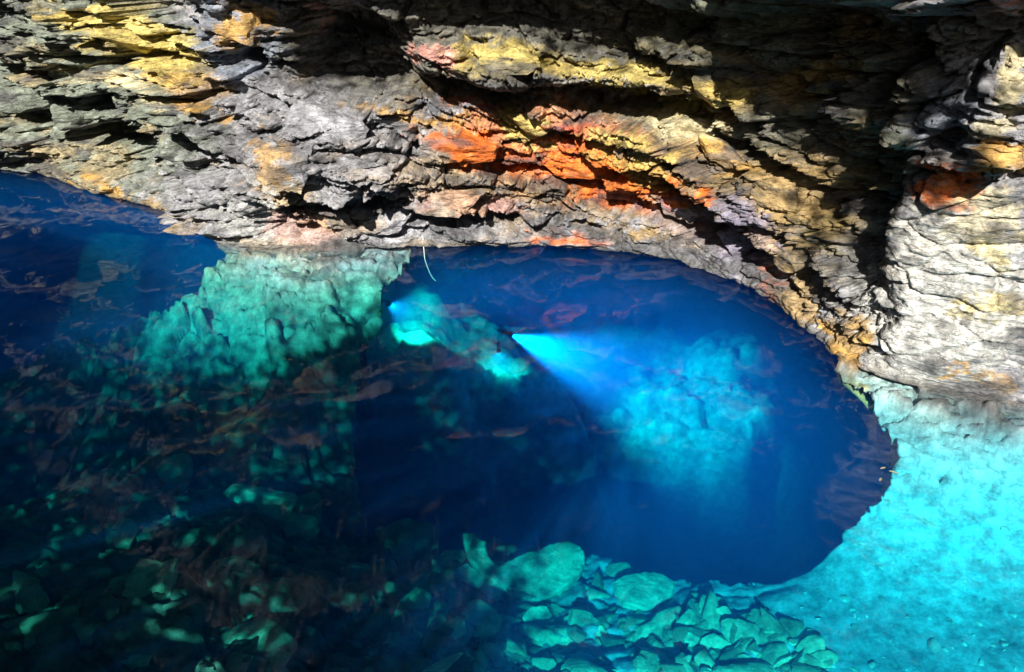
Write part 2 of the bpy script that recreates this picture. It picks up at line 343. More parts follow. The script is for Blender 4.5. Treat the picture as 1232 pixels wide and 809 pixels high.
def shelf(xy):
    r = np.empty(len(xy))
    for s in range(0, len(xy), 40000):
        q = xy[s:s + 40000]; r[s:s + 40000] = tps(q, CXY) @ TW[:n_] + TW[n_] + q @ TW[n_ + 1:]
    return r
def poly_px(l): return [tuple(on_z(*c).xy) for c in l]
HOLE_C = poly_px([(492, 303, 0), (466, 330, -.15), (448, 362, -.35), (428, 430, -.8), (415, 520, -1.4), (450, 620, -1.7), (540, 648, -1.75), (640, 650, -1.7), (740, 662, -1.5), (820, 688, -1.3), (870, 698, -1.15), (920, 690, -1.05), (960, 671, -.95), (1020, 630, -.75), (1072, 584, -.48), (1091, 548, -.3), (1086, 518, -.18), (1040, 472, -.08), (1004, 436, 0)]) + [(6.5, 8.0), (6.5, 18), (-1.6, 18)]
HOLE_L = poly_px([(266, 290, 0), (232, 335, -.3), (165, 380, -.75), (60, 430, -1.3), (-120, 470, -1.9)]) + [(-14, 9), (-14, 18), (-3.8, 18)]
def sdist(xy, poly):
    n = len(poly); d = np.full(len(xy), 1e9); ins = np.zeros(len(xy), bool); x, y = xy[:, 0], xy[:, 1]
    for i in range(n):
        ax, ay = poly[i]; bx, by = poly[(i + 1) % n]
        ex, ey = bx - ax, by - ay; t = np.clip(((x - ax) * ex + (y - ay) * ey) / (ex * ex + ey * ey + 1e-12), 0, 1)
        d = np.minimum(d, np.hypot(x - ax - t * ex, y - ay - t * ey))
        c = (ay > y) != (by > y); ins ^= c & (x < (bx - ax) * (y - ay) / (by - ay + 1e-12) + ax)
    return np.where(ins, d, -d)
gx = np.concatenate([np.arange(-19, -6, .09), np.arange(-6, 5.4, .022), np.arange(5.4, 8.0, .1)])
gy = np.concatenate([np.arange(-3.5, .6, .12), np.arange(.6, 7.6, .022), np.arange(7.6, 18.4, .06)])
GX, GY = np.meshgrid(gx, gy, indexing='ij'); XY = np.stack([GX.ravel(), GY.ravel()], 1)
XY3 = np.column_stack([XY, np.zeros(len(XY))])
S = shelf(XY)
fp_x, fp_y = project(np.column_stack([XY, S]))
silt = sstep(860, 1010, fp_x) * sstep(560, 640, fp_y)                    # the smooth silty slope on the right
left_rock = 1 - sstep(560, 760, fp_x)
S = S + .10 * fbm(XY3 * .9, 4, 201) * (1 - .6 * silt)
f1, f2, cid = worley(XY3 * np.array([2.1, 3.4, 1]) + fbm(XY3 * 1.7, 3, 203)[:, None] * .6, 205)
g1, g2, cid2 = worley(XY3 * np.array([5.2, 7.4, 1]) + fbm(XY3 * 3.1, 3, 213)[:, None] * .6, 215)
rough_amt = np.clip(.25 + .75 * left_rock + .5 * (1 - sstep(450, 620, fp_y)), 0, 1) * (1 - .85 * silt)
S = S + rough_amt * (.26 * (cid - .5) - .10 * (1 - sstep(0, .15, f2 - f1)) + .09 * (cid2 - .5) - .04 * (1 - sstep(0, .15, g2 - g1))) * sstep(.0, -.45, S) + .018 * fbm(XY3 * 7, 4, 207) * (1 - .75 * silt)
sq = S / .085 + .9 * fbm(XY3 * 1.4, 4, 263); sf = sq - np.floor(sq); sm = sstep(-.75, -.3, S) * (1 - .5 * silt)
S = S + .075 * (sstep(.7, 1.0, sf) - sf + .2) * sm + .03 * fbm(XY3 * np.array([6, 9, 1.]), 4, 265, .6) * sm
shm = sstep(-.4, -.05, S) * (1 - .6 * silt); e1, e2, ec = worley(XY3 * np.array([4.2, 7.5, 1]) + fbm(XY3 * 2.7, 3, 267)[:, None] * .7, 269); n1_, n2_, nc = worley(XY3 * np.array([12., 19, 1]) + fbm(XY3 * 5, 3, 271)[:, None] * .6, 273)
S = S + shm * (.11 * (ec - .5) - .05 * (1 - sstep(0, .12, e2 - e1)) + .04 * (nc - .5) - .02 * (1 - sstep(0, .12, n2_ - n1_)))
S = S - .08 * sstep(-.3, .05, np.maximum(sdist(XY, HOLE_C), -5)) ** 2 * sstep(560, 640, fp_y)
S = np.where(S > .03, .03 + (S - .03) * .5, S)
wob = .22 * fbm(XY3 * 1.3, 4, 221) + .12 * fbm(XY3 * 5, 4, 223, .6)
dC = sdist(XY, HOLE_C) + wob * .8; dL = sdist(XY, HOLE_L) + wob
dd = np.maximum(dC, dL)                                              # > 0 inside a shaft; the shelf's rim curls down and back under itself
dsm = np.maximum(sdist(XY, HOLE_C), sdist(XY, HOLE_L)); ddg = dsm.reshape(GX.shape); ggx, ggy = np.gradient(ddg, gx, gy); gl_ = np.hypot(ggx, ggy) + 1e-6
t_ = np.clip(dd / .22, 0, 1); back = np.where(dd > 0, dd + 1.3 * t_ ** 1.5, 0)
FX = XY[:, 0] - (ggx / gl_).ravel() * back; FY = XY[:, 1] - (ggy / gl_).ravel() * back
Z = S - np.where(dd > -.08, .10 * ((np.minimum(dd, .22) + .08) / .3) ** 2 + .9 * t_ ** 2, 0)
cu_ = (dd > 0) & (dd < .3); Z[cu_] = np.minimum(Z[cu_], shelf(np.column_stack([FX, FY])[cu_]) - .45 * t_[cu_])
FV = np.column_stack([FX, FY, Z])
lr0 = left_rock[:, None]
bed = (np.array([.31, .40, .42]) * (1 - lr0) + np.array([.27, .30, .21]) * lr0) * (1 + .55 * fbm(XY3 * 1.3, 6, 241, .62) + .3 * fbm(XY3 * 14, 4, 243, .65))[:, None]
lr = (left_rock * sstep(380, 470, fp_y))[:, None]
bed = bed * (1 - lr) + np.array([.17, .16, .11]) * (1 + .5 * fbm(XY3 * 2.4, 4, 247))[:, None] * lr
shore = (sstep(-.34, -.05, S) * (1 - .7 * silt))[:, None]
bed = bed * (1 - shore) + mineral(np.column_stack([XY, np.where(S > -.07, np.abs(S), .14)])) * .9 * shore
cr_m = (1 - sstep(0, .10, f2 - f1))[:, None] * rough_amt[:, None]
bed = bed * (1 - .3 * cr_m)
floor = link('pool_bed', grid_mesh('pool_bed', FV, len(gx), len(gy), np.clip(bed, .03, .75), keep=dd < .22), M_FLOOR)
tag(floor, 'submerged rock shelf and deep shaft under the clear pool', kind='structure')
FLOOR_BVH = bvh_of(np.column_stack([XY, S]), len(gx), len(gy))
# the flooded shaft below the shelf
hx = np.arange(-19, 8.1, .08); hy = np.arange(-4, 18.3, .07); HX, HY = np.meshgrid(hx, hy, indexing='ij'); H3 = np.column_stack([HX.ravel(), HY.ravel(), np.zeros(HX.size)])
HF = -7.8 + .7 * fbm(H3 * .7, 4, 231) + 6.6 * sstep(11, 17.6, H3[:, 1]) + np.maximum(0, H3[:, 1] - 17.4) * 8
MOUND = [(604, 462, 8.8), (505, 398, 8.5), (560, 440, 8.6), (690, 500, 9.7), (830, 516, 9.5), (885, 480, 9.7), (800, 460, 10.0), (880, 415, 10.6), (700, 445, 10.1), (560, 385, 9.8), (500, 345, 9.6), (470, 400, 8.2), (640, 420, 10.4), (780, 420, 11)]
MP = np.array([on_ray[:] for on_ray in [Vector((0, 0, CAM_H)) + ray(a, b) * (y / ray(a, b).y) for a, b, y in MOUND]])
dy_ = H3[:, None, 1] - MP[None, :, 1]; r2 = (H3[:, None, 0] - MP[None, :, 0]) ** 2 + np.where(dy_ < 0, dy_ * 2.6, dy_) ** 2; wi = 1 / (r2 + .05) ** 1.5
zt = (wi * MP[None, :, 2]).sum(1) / wi.sum(1); mw = 1 - sstep(.6, 3.0, np.sqrt(r2.min(1)) + .4 * fbm(H3 * 1.1, 3, 235))
HF = HF * (1 - mw) + zt * mw
h1, h2, hc = worley(H3 * np.array([1.7, 2.2, 1]) + fbm(H3 * 1.5, 3, 239)[:, None] * .7, 251); k1, k2, kc = worley(H3 * np.array([4.4, 5, 1]) + fbm(H3 * 2.5, 3, 253)[:, None] * .7, 255)
HF = HF + .2 * (hc - .5) - .1 * (1 - sstep(0, .2, h2 - h1)) + .09 * (kc - .5) + .08 * fbm(H3 * 5, 3, 257)
H3[:, 2] = np.minimum(HF, .4)
shaft = link('shaft_floor', grid_mesh('shaft_floor', H3, len(hx), len(hy), np.clip(np.array([.34, .34, .28])[None] * (1 + .5 * fbm(H3 * 1.8, 4, 259))[:, None], .03, .7)), M_FLOOR)
tag(shaft, 'rough rock at the bottom of the deep blue shaft', kind='structure')
O = Vector((0, 0, CAM_H))
def hit(px, py, bvh=None):
    r = ray(px, py); best = None
    for b in ((bvh,) if bvh else (WALL_BVH, FLOOR_BVH)):
        p, n, _, d = b.ray_cast(O, r)
        if p is not None and (best is None or d < best[2]): best = (p, n, d)
    return best

# ------------------------------------------------------------------ water body
bm = bmesh.new()
bmesh.ops.create_cube(bm, size=1.0, matrix=Matrix.Translation((-5.5, 7.2, -5.0)) @ Matrix.Diagonal((27.0, 22.0, 10.0, 1)))
me = bpy.data.meshes.new('water'); bm.to_mesh(me); bm.free()
water = link('water', me, M_WATER); tag(water, 'still clear blue water filling the cave pool', kind='structure')

# ------------------------------------------------------------------ cave roof and an added unseen rim whose opening shapes the sunlight
def sheet(name, V, nu, nv, label):
    o = link(name, grid_mesh(name, V, nu, nv, np.tile(np.array([.2, .19, .16]), (len(V), 1))), M_ROCK); return tag(o, label, kind='structure')
rx = np.linspace(-22, 9, 150); ry = np.linspace(-5.5, 14, 140); RX, RY = np.meshgrid(rx, ry, indexing='ij'); RP = np.column_stack([RX.ravel(), RY.ravel(), np.zeros(RX.size)])
RZ = 13.5 - .008 * (RP[:, 0] + 5) ** 2 - 4.5 * sstep(2, 8, RP[:, 1]) + .7 * fbm(RP * .5, 4, 301) + .3 * (worley(RP * .9, 303)[2] - .5)
RP[:, 2] = RZ; sheet('cave_ceiling', RP, 150, 140, 'dark rock ceiling arching over the pool')

LIT = [(-10.8, 11.2, 'm'), (-8.2, 11.0, 'm'), (120, -220, 'r'), (325, -160, 'r'), (345, 40, 'r'), (385, 105, 'r'), (445, 108, 'r'), (495, 42, 'r'), (570, 34, 'r'), (640, 52, 'r'), (720, 78, 'r'), (820, 84, 'r'), (900, 108, 'r'), (950, 170, 'r'), (985, 290, 'r'), (1015, 345, 'r'), (1.22, 6.45, 'm'), (1.2, 7.2, 'm'), (1.05, 7.5, 'm'), (1.3, 8.3, 'm'), (2.6, 8.4, 'm'), (3.6, 5.0, 'm'), (3.4, 2.0, 'm'),
        (1000, 900, -.9), (640, 900, -1.1), (650, 800, -1.2), (705, 745, -1.3), (640, 700, -1.3), (790, 650, -1.2), (760, 610, -1.0), (880, 570, -.9), (870, 490, -.7), (820, 410, -.5), (740, 365, -.4), (660, 345, -.3), (580, 340, -.3), (525, 345, -.3),
       (470, 318, -.1), (430, 335, -.15), (395, 325, -.1), (372, 368, -.3), (335, 352, -.3), (300, 410, -.6), (250, 392, -.6), (205, 395, -.7), (190, 290, 0), (60, 232, 0), (-80, 214, 0), (-11.0, 7.0, 'm')]
MY = -2.6
ring = []
for px, py, m in LIT:
    if m == 'm': ring.append((px, py)); continue
    if m == 'r':
        h = hit(px, py, WALL_BVH); p = h[0] if h else on_z(px, py, 1.5)
    else: p = on_z(px, py, m)
    k = (MY - p.y) / SUN_DIR.y; q = p + SUN_DIR * k; ring.append((q.x, q.z))  # wanted lit outline carried back along the sun to shape the mask
print('MOUTH', [(round(a, 2), round(b, 2)) for a, b in ring])
R0 = np.array(ring); seg = np.linalg.norm(np.roll(R0, -1, 0) - R0, axis=1); cum = np.concatenate([[0], np.cumsum(seg)])
tt = np.linspace(0, cum[-1], 420, endpoint=False); RR = np.concatenate([R0, R0[:1]])
RI = np.stack([np.interp(tt, cum, RR[:, 0]), np.interp(tt, cum, RR[:, 1])], 1)
top_n = next(k for k, q in enumerate(LIT) if q[:2] == (2.6, 8.4)); sill_n = next(k for k, q in enumerate(LIT) if q[:2] == (3.4, 2.0))
tc = cum[[0, top_n, sill_n, len(ring) - 1, len(ring)]]      # arc length where the mask's top, right, bottom and left edges begin
flare = np.interp(tt, [tc[0], tc[0] + 2, tc[1] - 1, tc[1], tc[2], tc[2] + 2, tc[3] - 2, tc[3], tc[4]], [-16, 0, 0, 12, 12, 0, 0, -16, -16])
tgt = np.stack([RI[:, 0] + flare, np.interp(tt, tc, [19, 19, -9, -9, 19])], 1)
inset = np.interp(tt, [tc[0], tc[0] + 1, tc[1] - .6, tc[1], tc[2], tc[2] + 2, tc[3], tc[4]], [.9, .9, .9, .1, .1, 2.6, 4.2, .9])     # the mask edge stands back behind the added leaves
sill = (tt >= tc[2]) & (tt <= tc[3]); RM = RI.copy(); RM[sill, 0] = np.minimum.accumulate(RI[sill, 0]); tgt[sill, 0] += RM[sill, 0] - RI[sill, 0]
dirv = tgt - RM; RO = RM + dirv / np.linalg.norm(dirv, axis=1)[:, None] * inset[:, None]
rows = []
KS = [(1., -2.2), (.6, -1.6), (.3, -.9), (.1, -.35), (.03, -.12), (0, 0), (.03, .10), (.1, .3), (.3, .6), (.6, .9), (1., 1.0)]
for k, dy in KS:
    Q = RO * (1 - k) + tgt * k
    P3 = np.column_stack([Q[:, 0], np.full(len(Q), MY + dy), Q[:, 1]])
    n1 = fbm(P3 * 1.4, 4, 311); n2 = fbm(P3 * 1.4 + 40, 4, 313)
    P3[:, 0] += .22 * n1 + .06 * fbm(P3 * 5, 3, 315); P3[:, 2] += .22 * n2 + .06 * fbm(P3 * 5 + 9, 3, 316); P3[:, 1] += .3 * fbm(P3 * .8, 3, 317) * min(1, k * 4)
    P3 = np.concatenate([P3, P3[:1]]); rows.append(P3)
MV = np.stack(rows, 1).reshape(-1, 3)
sheet('cave_mouth', MV, 421, len(KS), 'rock rim of the cave entrance that lets the sun in')

# leaf cards added out of view to thin and dapple the sunlight
lp = np.column_stack([RNG.uniform(-12, 4.2, 300000), RNG.uniform(-1.0, 11.5, 300000)])
ld = sdist(lp, [tuple(q) for q in ring]); low = lp[:, 1] < np.interp(lp[:, 0], [-12, -6, -1, 1, 4], [8.5, 7.0, 6.5, 4.5, 4.0])
band = np.where(low, sstep(.15, -.75, ld) * (ld > -4.5), sstep(.3, -.5, ld) * (ld > -1.4))
clump = .85 + .4 * vnoise(np.column_stack([lp * 2.2, lp[:, 0] * 0]), 401)
den = band * clump * (.22 + .36 * low * sstep(-.2, -.9, ld))
lp = lp[RNG.random(len(lp)) < den]; nl = len(lp)
LV = np.zeros((nl, 4, 3)); a_ = RNG.uniform(0, 6.28, nl); sz = RNG.uniform(.04, .085, nl); yy = RNG.uniform(-.5, .3, nl)
for k, (u_, v_) in enumerate(((-1, 0), (0, -.55), (1, 0), (0, .55))):
    LV[:, k, 0] = lp[:, 0] + SUN_DIR.x / SUN_DIR.y * yy + sz * (u_ * np.cos(a_) - v_ * np.sin(a_)); LV[:, k, 2] = lp[:, 1] + SUN_DIR.z / SUN_DIR.y * yy + sz * (u_ * np.sin(a_) + v_ * np.cos(a_)); LV[:, k, 1] = MY + yy + RNG.uniform(-.03, .03, nl)
me = bpy.data.meshes.new('creeper_leaves'); me.from_pydata(LV.reshape(-1, 3).tolist(), [], np.arange(nl * 4).reshape(-1, 4).tolist())
mleaf, nleaf, bleaf = new_mat('creeper_leaf'); bleaf.inputs['Base Color'].default_value = (.05, .09, .03, 1); bleaf.inputs['Roughness'].default_value = .6
me.materials.append(mleaf); tag(link('creeper_leaves', me), 'green creeper leaves fringing the cave entrance behind the viewer', kind='stuff')

# ------------------------------------------------------------------ stones
def stone_mesh(name, seed, sub=3, flat=.5, long_=1.4, planes=13, rough=.035):
    r = np.random.default_rng(seed); bm = bmesh.new(); bmesh.ops.create_icosphere(bm, subdivisions=sub, radius=1)
    d = np.array([v.co[:] for v in bm.verts]); d /= np.linalg.norm(d, axis=1)[:, None]
    nrm = r.normal(size=(planes, 3)); nrm /= np.linalg.norm(nrm, axis=1)[:, None]; h = r.uniform(.55, 1.0, planes)
    dots = d @ nrm.T; rad = np.min(np.where(dots > .05, h / np.maximum(dots, .05), 9), axis=1); rad = np.minimum(rad, 1.5)
    p = d * rad[:, None]; p *= (1 + rough * fbm(p * 3 + seed, 4, seed))[:, None]
    p *= np.array([long_, 1.0, flat])
    for v, c in zip(bm.verts, p): v.co = c
    me = bpy.data.meshes.new(name); bm.to_mesh(me); bm.free()
    for f in me.polygons: f.use_smooth = True
    try: me.set_sharp_from_angle(angle=math.radians(28))
    except Exception: pass
    return me
FLATS = [stone_mesh('flat_stone', 500 + i, 4, .26 + .05 * (i % 4), 1.2 + .12 * (i % 5), 9, .05) for i in range(12)]
SMALL = [stone_mesh('cobble', 600 + i, 3, .33 + .07 * (i % 4), 1.1 + .15 * (i % 4), 8, .05) for i in range(10)]
for m in FLATS + SMALL: m.materials.append(M_STONE)
SMALL_P = []
for i in range(5):
    m = stone_mesh('pale_fragment', 700 + i, 2, .35, 1.25, 9); m.materials.append(M_PALE); SMALL_P.append(m)
def place(me, px, py, wpx, rot=None, name='stone', parent=None, sink=.35, tilt=.25, hpx=None):
    h = hit(px, py, FLOOR_BVH)
    if h is None: return None
    p, n, d = h
    pq = np.array([[p.x, p.y]])
    if max(sdist(pq, HOLE_C)[0], sdist(pq, HOLE_L)[0]) > -.02: return None
    o = bpy.data.objects.new(name, me); COL.objects.link(o)
    w = wpx / FPX * d * .5; bx = max(v.co.x for v in me.vertices)
    s = w / max(bx, .3)
    rz = rot if rot is not None else random.uniform(-.6, .6)
    up = (Vector((0, 0, 1)) * .6 + n * .4).normalized()
    q = up.to_track_quat('Z', 'Y').to_matrix() @ Matrix.Rotation(rz, 3, 'Z') @ Matrix.Rotation(random.uniform(-tilt, tilt), 3, 'X') @ Matrix.Rotation(random.uniform(-tilt, tilt), 3, 'Y')
    sy = s if hpx is None else (hpx / FPX * d * .5) / max(math.sin(math.atan2(CAM_H - p.z, p.y)), .4)
    o.matrix_world = Matrix.Translation(p + Vector((0, 0, s * .3 * (1 - sink * 2)))) @ q.to_4x4() @ Matrix.Diagonal((s, sy * (random.uniform(.6, 1.15) if hpx is None else 1), s * (random.uniform(.6, 1.3) if hpx is None else 1), 1))
    if parent: o.parent = parent
    return o
BIG = [  # px, py, width, height, rotation, label
    (758, 664, 36, 26, .2, 'upright greenish boulder at the edge of the blue drop, behind the pale plate'),
    (748, 686, 40, 18, -.3, 'dark rounded boulder tucked behind the pale angular plate'),
    (838, 699, 54, 22, -.1, 'flat blue slab just right of the pale angular plate'),
    (859, 742, 48, 9, .25, 'thin long slab lying under the blue drop between plate and bright rubble'),
    (920, 757, 52, 38, -.6, 'large bright turquoise block at the right end of the rubble'),
    (785, 768, 56, 26, -.2, 'long smooth green slab between dark gap and bright rubble'),
    (790, 799, 46, 22, .1, 'pale green slab at the bottom edge beside the dark gap'),
    (737, 773, 26, 16, .1, 'small oval stone in the dark gap left of the green slab'),
    (720, 711, 24, 24, .8, 'blocky stone left of the pale angular plate'),
    (852, 765, 40, 24, .2, 'broad bright block in the turquoise rubble below the thin slab'),
    (934, 796, 40, 24, -.2, 'bright lumpy block at the bottom of the turquoise rubble'),
    (892, 777, 14, 24, 1.2, 'narrow upright stone in the turquoise rubble'),
    (470, 684, 44, 18, -.35, 'pale elongated stone at the upper left of the dark rubble'),
    (459, 764, 70, 34, -.35, 'big yellowish slab in the dark rubble at lower left'),
    (530, 740, 32, 13, -.15, 'small light green flake above the grey boulder'),
    (525, 765, 40, 26, -.3, 'striped grey boulder right of the yellowish slab'),
    (577, 748, 60, 34, -.5, 'broad dark slab below the forked stone'),
    (491, 664, 84, 34, -.2, 'large dark boulder at the back of the rubble on the left'),
    (493, 733, 50, 24, -.5, 'dark wedge stone above the yellowish slab'),
    (510, 707, 36, 22, .2, 'dark rounded stone left of the forked stone'),
    (654, 766, 40, 24, .3, 'angular grey stone below the tip of the forked stone'),
    (540, 677, 38, 22, .3, 'dim teal boulder touching the left prong of the forked stone'),
    (602, 781, 24, 12, .1, 'pale capped stone at the bottom centre of the rubble'),
    (628, 783, 22, 14, .5, 'notched pale stone beside the pale capped stone'),
    (700, 782, 30, 12, .15, 'flat pale stone near the bottom edge by the dark gap'),
    (320, 770, 80, 50, .2, 'large mossy boulder near the lower left corner'),
    (325, 612, 62, 34, -.3, 'lone pale green boulder in the dark left shallows'),
]
for i, (px, py, wp, hp, rz, lab) in enumerate(BIG):
    o = place(FLATS[i % 12], px, py, wp, rz, 'slab_stone' if hp < .5 * wp else 'boulder', None, .3, .15, hp)
    if o: tag(o, lab, 'stone', 'large stones on the pool bed')
def plate(name, outline, zc, thick, mat, label, tilt=0.0):
    """a flat stone whose outline is laid on the bed"""
    P = [on_z(x, y, zc) for x, y in outline]; c = sum(P, Vector()) / len(P)
    Q = []
    for i in range(len(P)):
        a, b = P[i] - c, P[(i + 1) % len(P)] - c
        for t in (0, .25, .5, .75): Q.append(a.lerp(b, t))
    bm = bmesh.new()
    jit = lambda k: Vector((random.uniform(-k, k), random.uniform(-k, k), 0))
    Q = [p + jit(.006) for p in Q]
    n = len(Q); rings = []
    for inset, z in ((.05, -thick), (.0, -thick * .7), (.0, -.02), (.012, -.004), (.05, .004), (.11, .009)):
        r = []
        for i, p in enumerate(Q):
            tg = (Q[(i + 1) % n] - Q[i - 1]).normalized(); nr = Vector((-tg.y, tg.x, 0))
            if nr.dot(Vector((0, 0, 1)).cross(tg)) < 0: nr = -nr
            r.append(bm.verts.new(p + nr * inset * SGN + Vector((0, 0, z + p.y * tilt + random.uniform(-.004, .004)))))
        rings.append(r)
    for a, b in zip(rings, rings[1:]):
        for i in range(n): bm.faces.new((a[i], a[(i + 1) % n], b[(i + 1) % n], b[i]))
    bm.faces.new(rings[-1]); bm.faces.new(list(reversed(rings[0])))
    bmesh.ops.triangulate(bm, faces=[f for f in bm.faces if len(f.verts) > 4])
    bmesh.ops.recalc_face_normals(bm, faces=bm.faces)
    me = bpy.data.meshes.new(name); bm.to_mesh(me); bm.free(); me.materials.append(mat)
    o = link(name, me); o.location = c; return tag(o, label, 'stone', 'large stones on the pool bed')
SGN = -1.0
FORK = [(556, 645), (566, 645), (584, 654), (585, 663), (592, 673), (600, 681), (615, 673), (634, 665), (647, 663), (662, 656), (682, 652), (699, 659), (705, 669), (701, 682), (686, 699), (670, 708), (649, 716), (636, 726), (621, 732), (612, 721), (608, 706), (597, 698), (582, 690), (569, 676), (560, 661)]
def z_at(px, py): return hit(px, py, FLOOR_BVH)[0].z
M_FORK = rock_material('fork_stone', per_object=True, rough=.8, bump=.5, tint=(.40, .50, .34), spread=.08)
SGN = 1.0 if sum(a[0] * b[1] - b[0] * a[1] for a, b in zip(FORK, FORK[1:] + FORK[:1])) < 0 else -1.0
plate('forked_slab', FORK, z_at(630, 690) + .24, .12, M_FORK, 'flat forked slab with a slender prong, largest pale plate in the rubble', .12)
PLATE = [(738, 698), (753, 690), (776, 687), (794, 688), (814, 698), (810, 711), (797, 722), (779, 732), (750, 725), (741, 710)]
plate('slab_stone', PLATE, z_at(776, 708) + .14, .09, M_FORK, 'pale angular plate lying flat at the edge of the blue drop')
SPLINT = [(547, 686), (558, 685), (575, 693), (596, 706), (607, 718), (590, 712), (566, 700)]
plate('slab_stone', SPLINT, z_at(575, 700) + .07, .06, M_FORK, 'narrow green splinter lying under the fork of the forked slab')
for px, py, wp, lab in ((612, 693, 9, 'tiny bright pebble lying on top of the forked slab'),):
    o = place(SMALL_P[0], px, py, wp, 0, 'pebble'); o.location.z = z_at(630, 690) + .26; tag(o, lab, 'pebble')

def in_rubble(px, py):
    if px < 400: return py > 690 and random.random() < .35
    top = np.interp(px, [400, 540, 640, 740, 830, 900, 1000, 1100], [680, 690, 720, 690, 715, 735, 768, 790])
    return py > top
cnt = 0; tries = 0
while cnt < 290 and tries < 4000:
    tries += 1
    px, py = random.triangular(380, 1060, 700), random.uniform(655, 830)
    if random.random() < .3: px = random.triangular(740, 1085, 850); py = random.uniform(735, 825)
    if not in_rubble(px, py) or (545 < px < 712 and 640 < py < 738) or (732 < px < 822 and 680 < py < 740): continue
    sz = random.choice((10, 12, 14, 18, 24, 30, 38, 46)) * (1 - .45 * float(sstep(930, 1060, px)))
    if place(random.choice(SMALL if sz < 24 else FLATS), px, py, sz, None, 'stone', floor, .35, .4): cnt += 1
# dim boulders in the left shallows and submerged outcrop
for k in range(26):
    px, py = random.uniform(20, 420), random.uniform(560, 815)
    place(random.choice(FLATS), px, py, random.uniform(24, 60), None, 'stone', floor, .45, .3)
for px, py, wp in ((1015, 720, 12), (1030, 756, 12), (1121, 778, 19), (1037, 654, 7), (1207, 774, 9), (1050, 799, 12), (1178, 751, 7), (1142, 748, 11), (1118, 631, 18), (1108, 624, 12), (1209, 637, 10), (1070, 770, 6), (1028, 660, 5), (985, 745, 8), (1162, 700, 6), (1092, 742, 6), (1218, 740, 7), (1180, 798, 8), (1000, 800, 9), (821, 800, 11), (807, 790, 10), (603, 743, 9), (735, 735, 6), (1060, 720, 5), (1130, 690, 5)) + tuple((random.uniform(930, 1225), random.uniform(600, 808), random.choice((3, 3, 4, 5, 7))) for _ in range(110)):
    place(random.choice(SMALL_P), px, py, wp, None, 'stone_fragment', floor, .2, .3)

# ------------------------------------------------------------------ blocks and slabs that stand out of the cave wall
WALL_SLABS = [(85, 18, 66, 18, 3), (140, 90, 76, 17, 3), (218, 130, 80, 17, 3), (165, 48, 70, 24, 12), (225, 90, 56, 24, 10), (280, 30, 60, 40, 35), (40, 120, 70, 22, 8), (95, 140, 60, 26, 5),
              (225, 180, 60, 34, 25), (390, 150, 90, 42, 8), (350, 205, 74, 50, 5), (440, 205, 80, 30, 10), (470, 262, 74, 34, -4), (400, 262, 50, 34, 0), (545, 245, 110, 26, -3), (560, 180, 96, 34, 8), (480, 145, 70, 24, 8),
              (525, 64, 44, 22, 4), (610, 75, 70, 26, 6), (720, 92, 110, 16, 5), (640, 150, 60, 24, 20), (700, 200, 90, 34, 12), (745, 232, 80, 26, 14), (835, 156, 70, 26, 15), (875, 192, 76, 26, 20), (815, 245, 50, 30, 15),
              (690, 292, 96, 10, 3), (772, 282, 36, 18, 8), (935, 235, 60, 40, 40), (950, 300, 50, 44, 50), (890, 300, 60, 30, 30), (1140, 228, 46, 38, 0), (1200, 190, 60, 24, 0), (1215, 95, 34, 50, 0), (1160, 160, 56, 20, -12), 
              (1195, 10, 60, 16, -6), (860, 112, 60, 34, 0)]
def wall_slab(i, px, py, wp, hp, tilt):
    h = hit(px, py, WALL_BVH)
    if h is None: return
    p, n, d = h
    nh = Vector((-ray(px, py).x, -ray(px, py).y, 0)).normalized(); tx = Vector((0, 0, 1)).cross(nh).normalized()
    a = math.radians(tilt); X = tx * math.cos(a) - Vector((0, 0, 1)) * math.sin(a); Y = nh; Zv = X.cross(Y)
    me = stone_mesh('rock_slab', 900 + i, 4, 1.0, 1.0, 11, .12)
    co = np.array([v.co[:] for v in me.vertices]); co /= np.abs(co).max(0)
    w_, h_ = wp / FPX * d * .55, hp / FPX * d * .6
    co = co * np.array([w_, max(.5 * h_, .10) + .05, h_])
    M3 = np.array([list(X), list(Y), list(Zv)])
    W = co @ M3 + np.array(p) - np.array(Y) * .04
    W += (.025 * fbm(W * np.array([5, 5, 14.]), 4, 950 + i))[:, None] * np.array(Y)
    q, ii, cc = worley(W * np.array([5, 5, 16.]), 960 + i); W += ((cc - .5) * .05)[:, None] * np.array(Y)
    me.vertices.foreach_set('co', W.astype(np.float32).ravel()); me.update()
    set_col(me, mineral(W)); me.materials.append(M_ROCK)
    link('rock_slab', me, None, wall)
for i, a in enumerate(WALL_SLABS): wall_slab(i, *a)

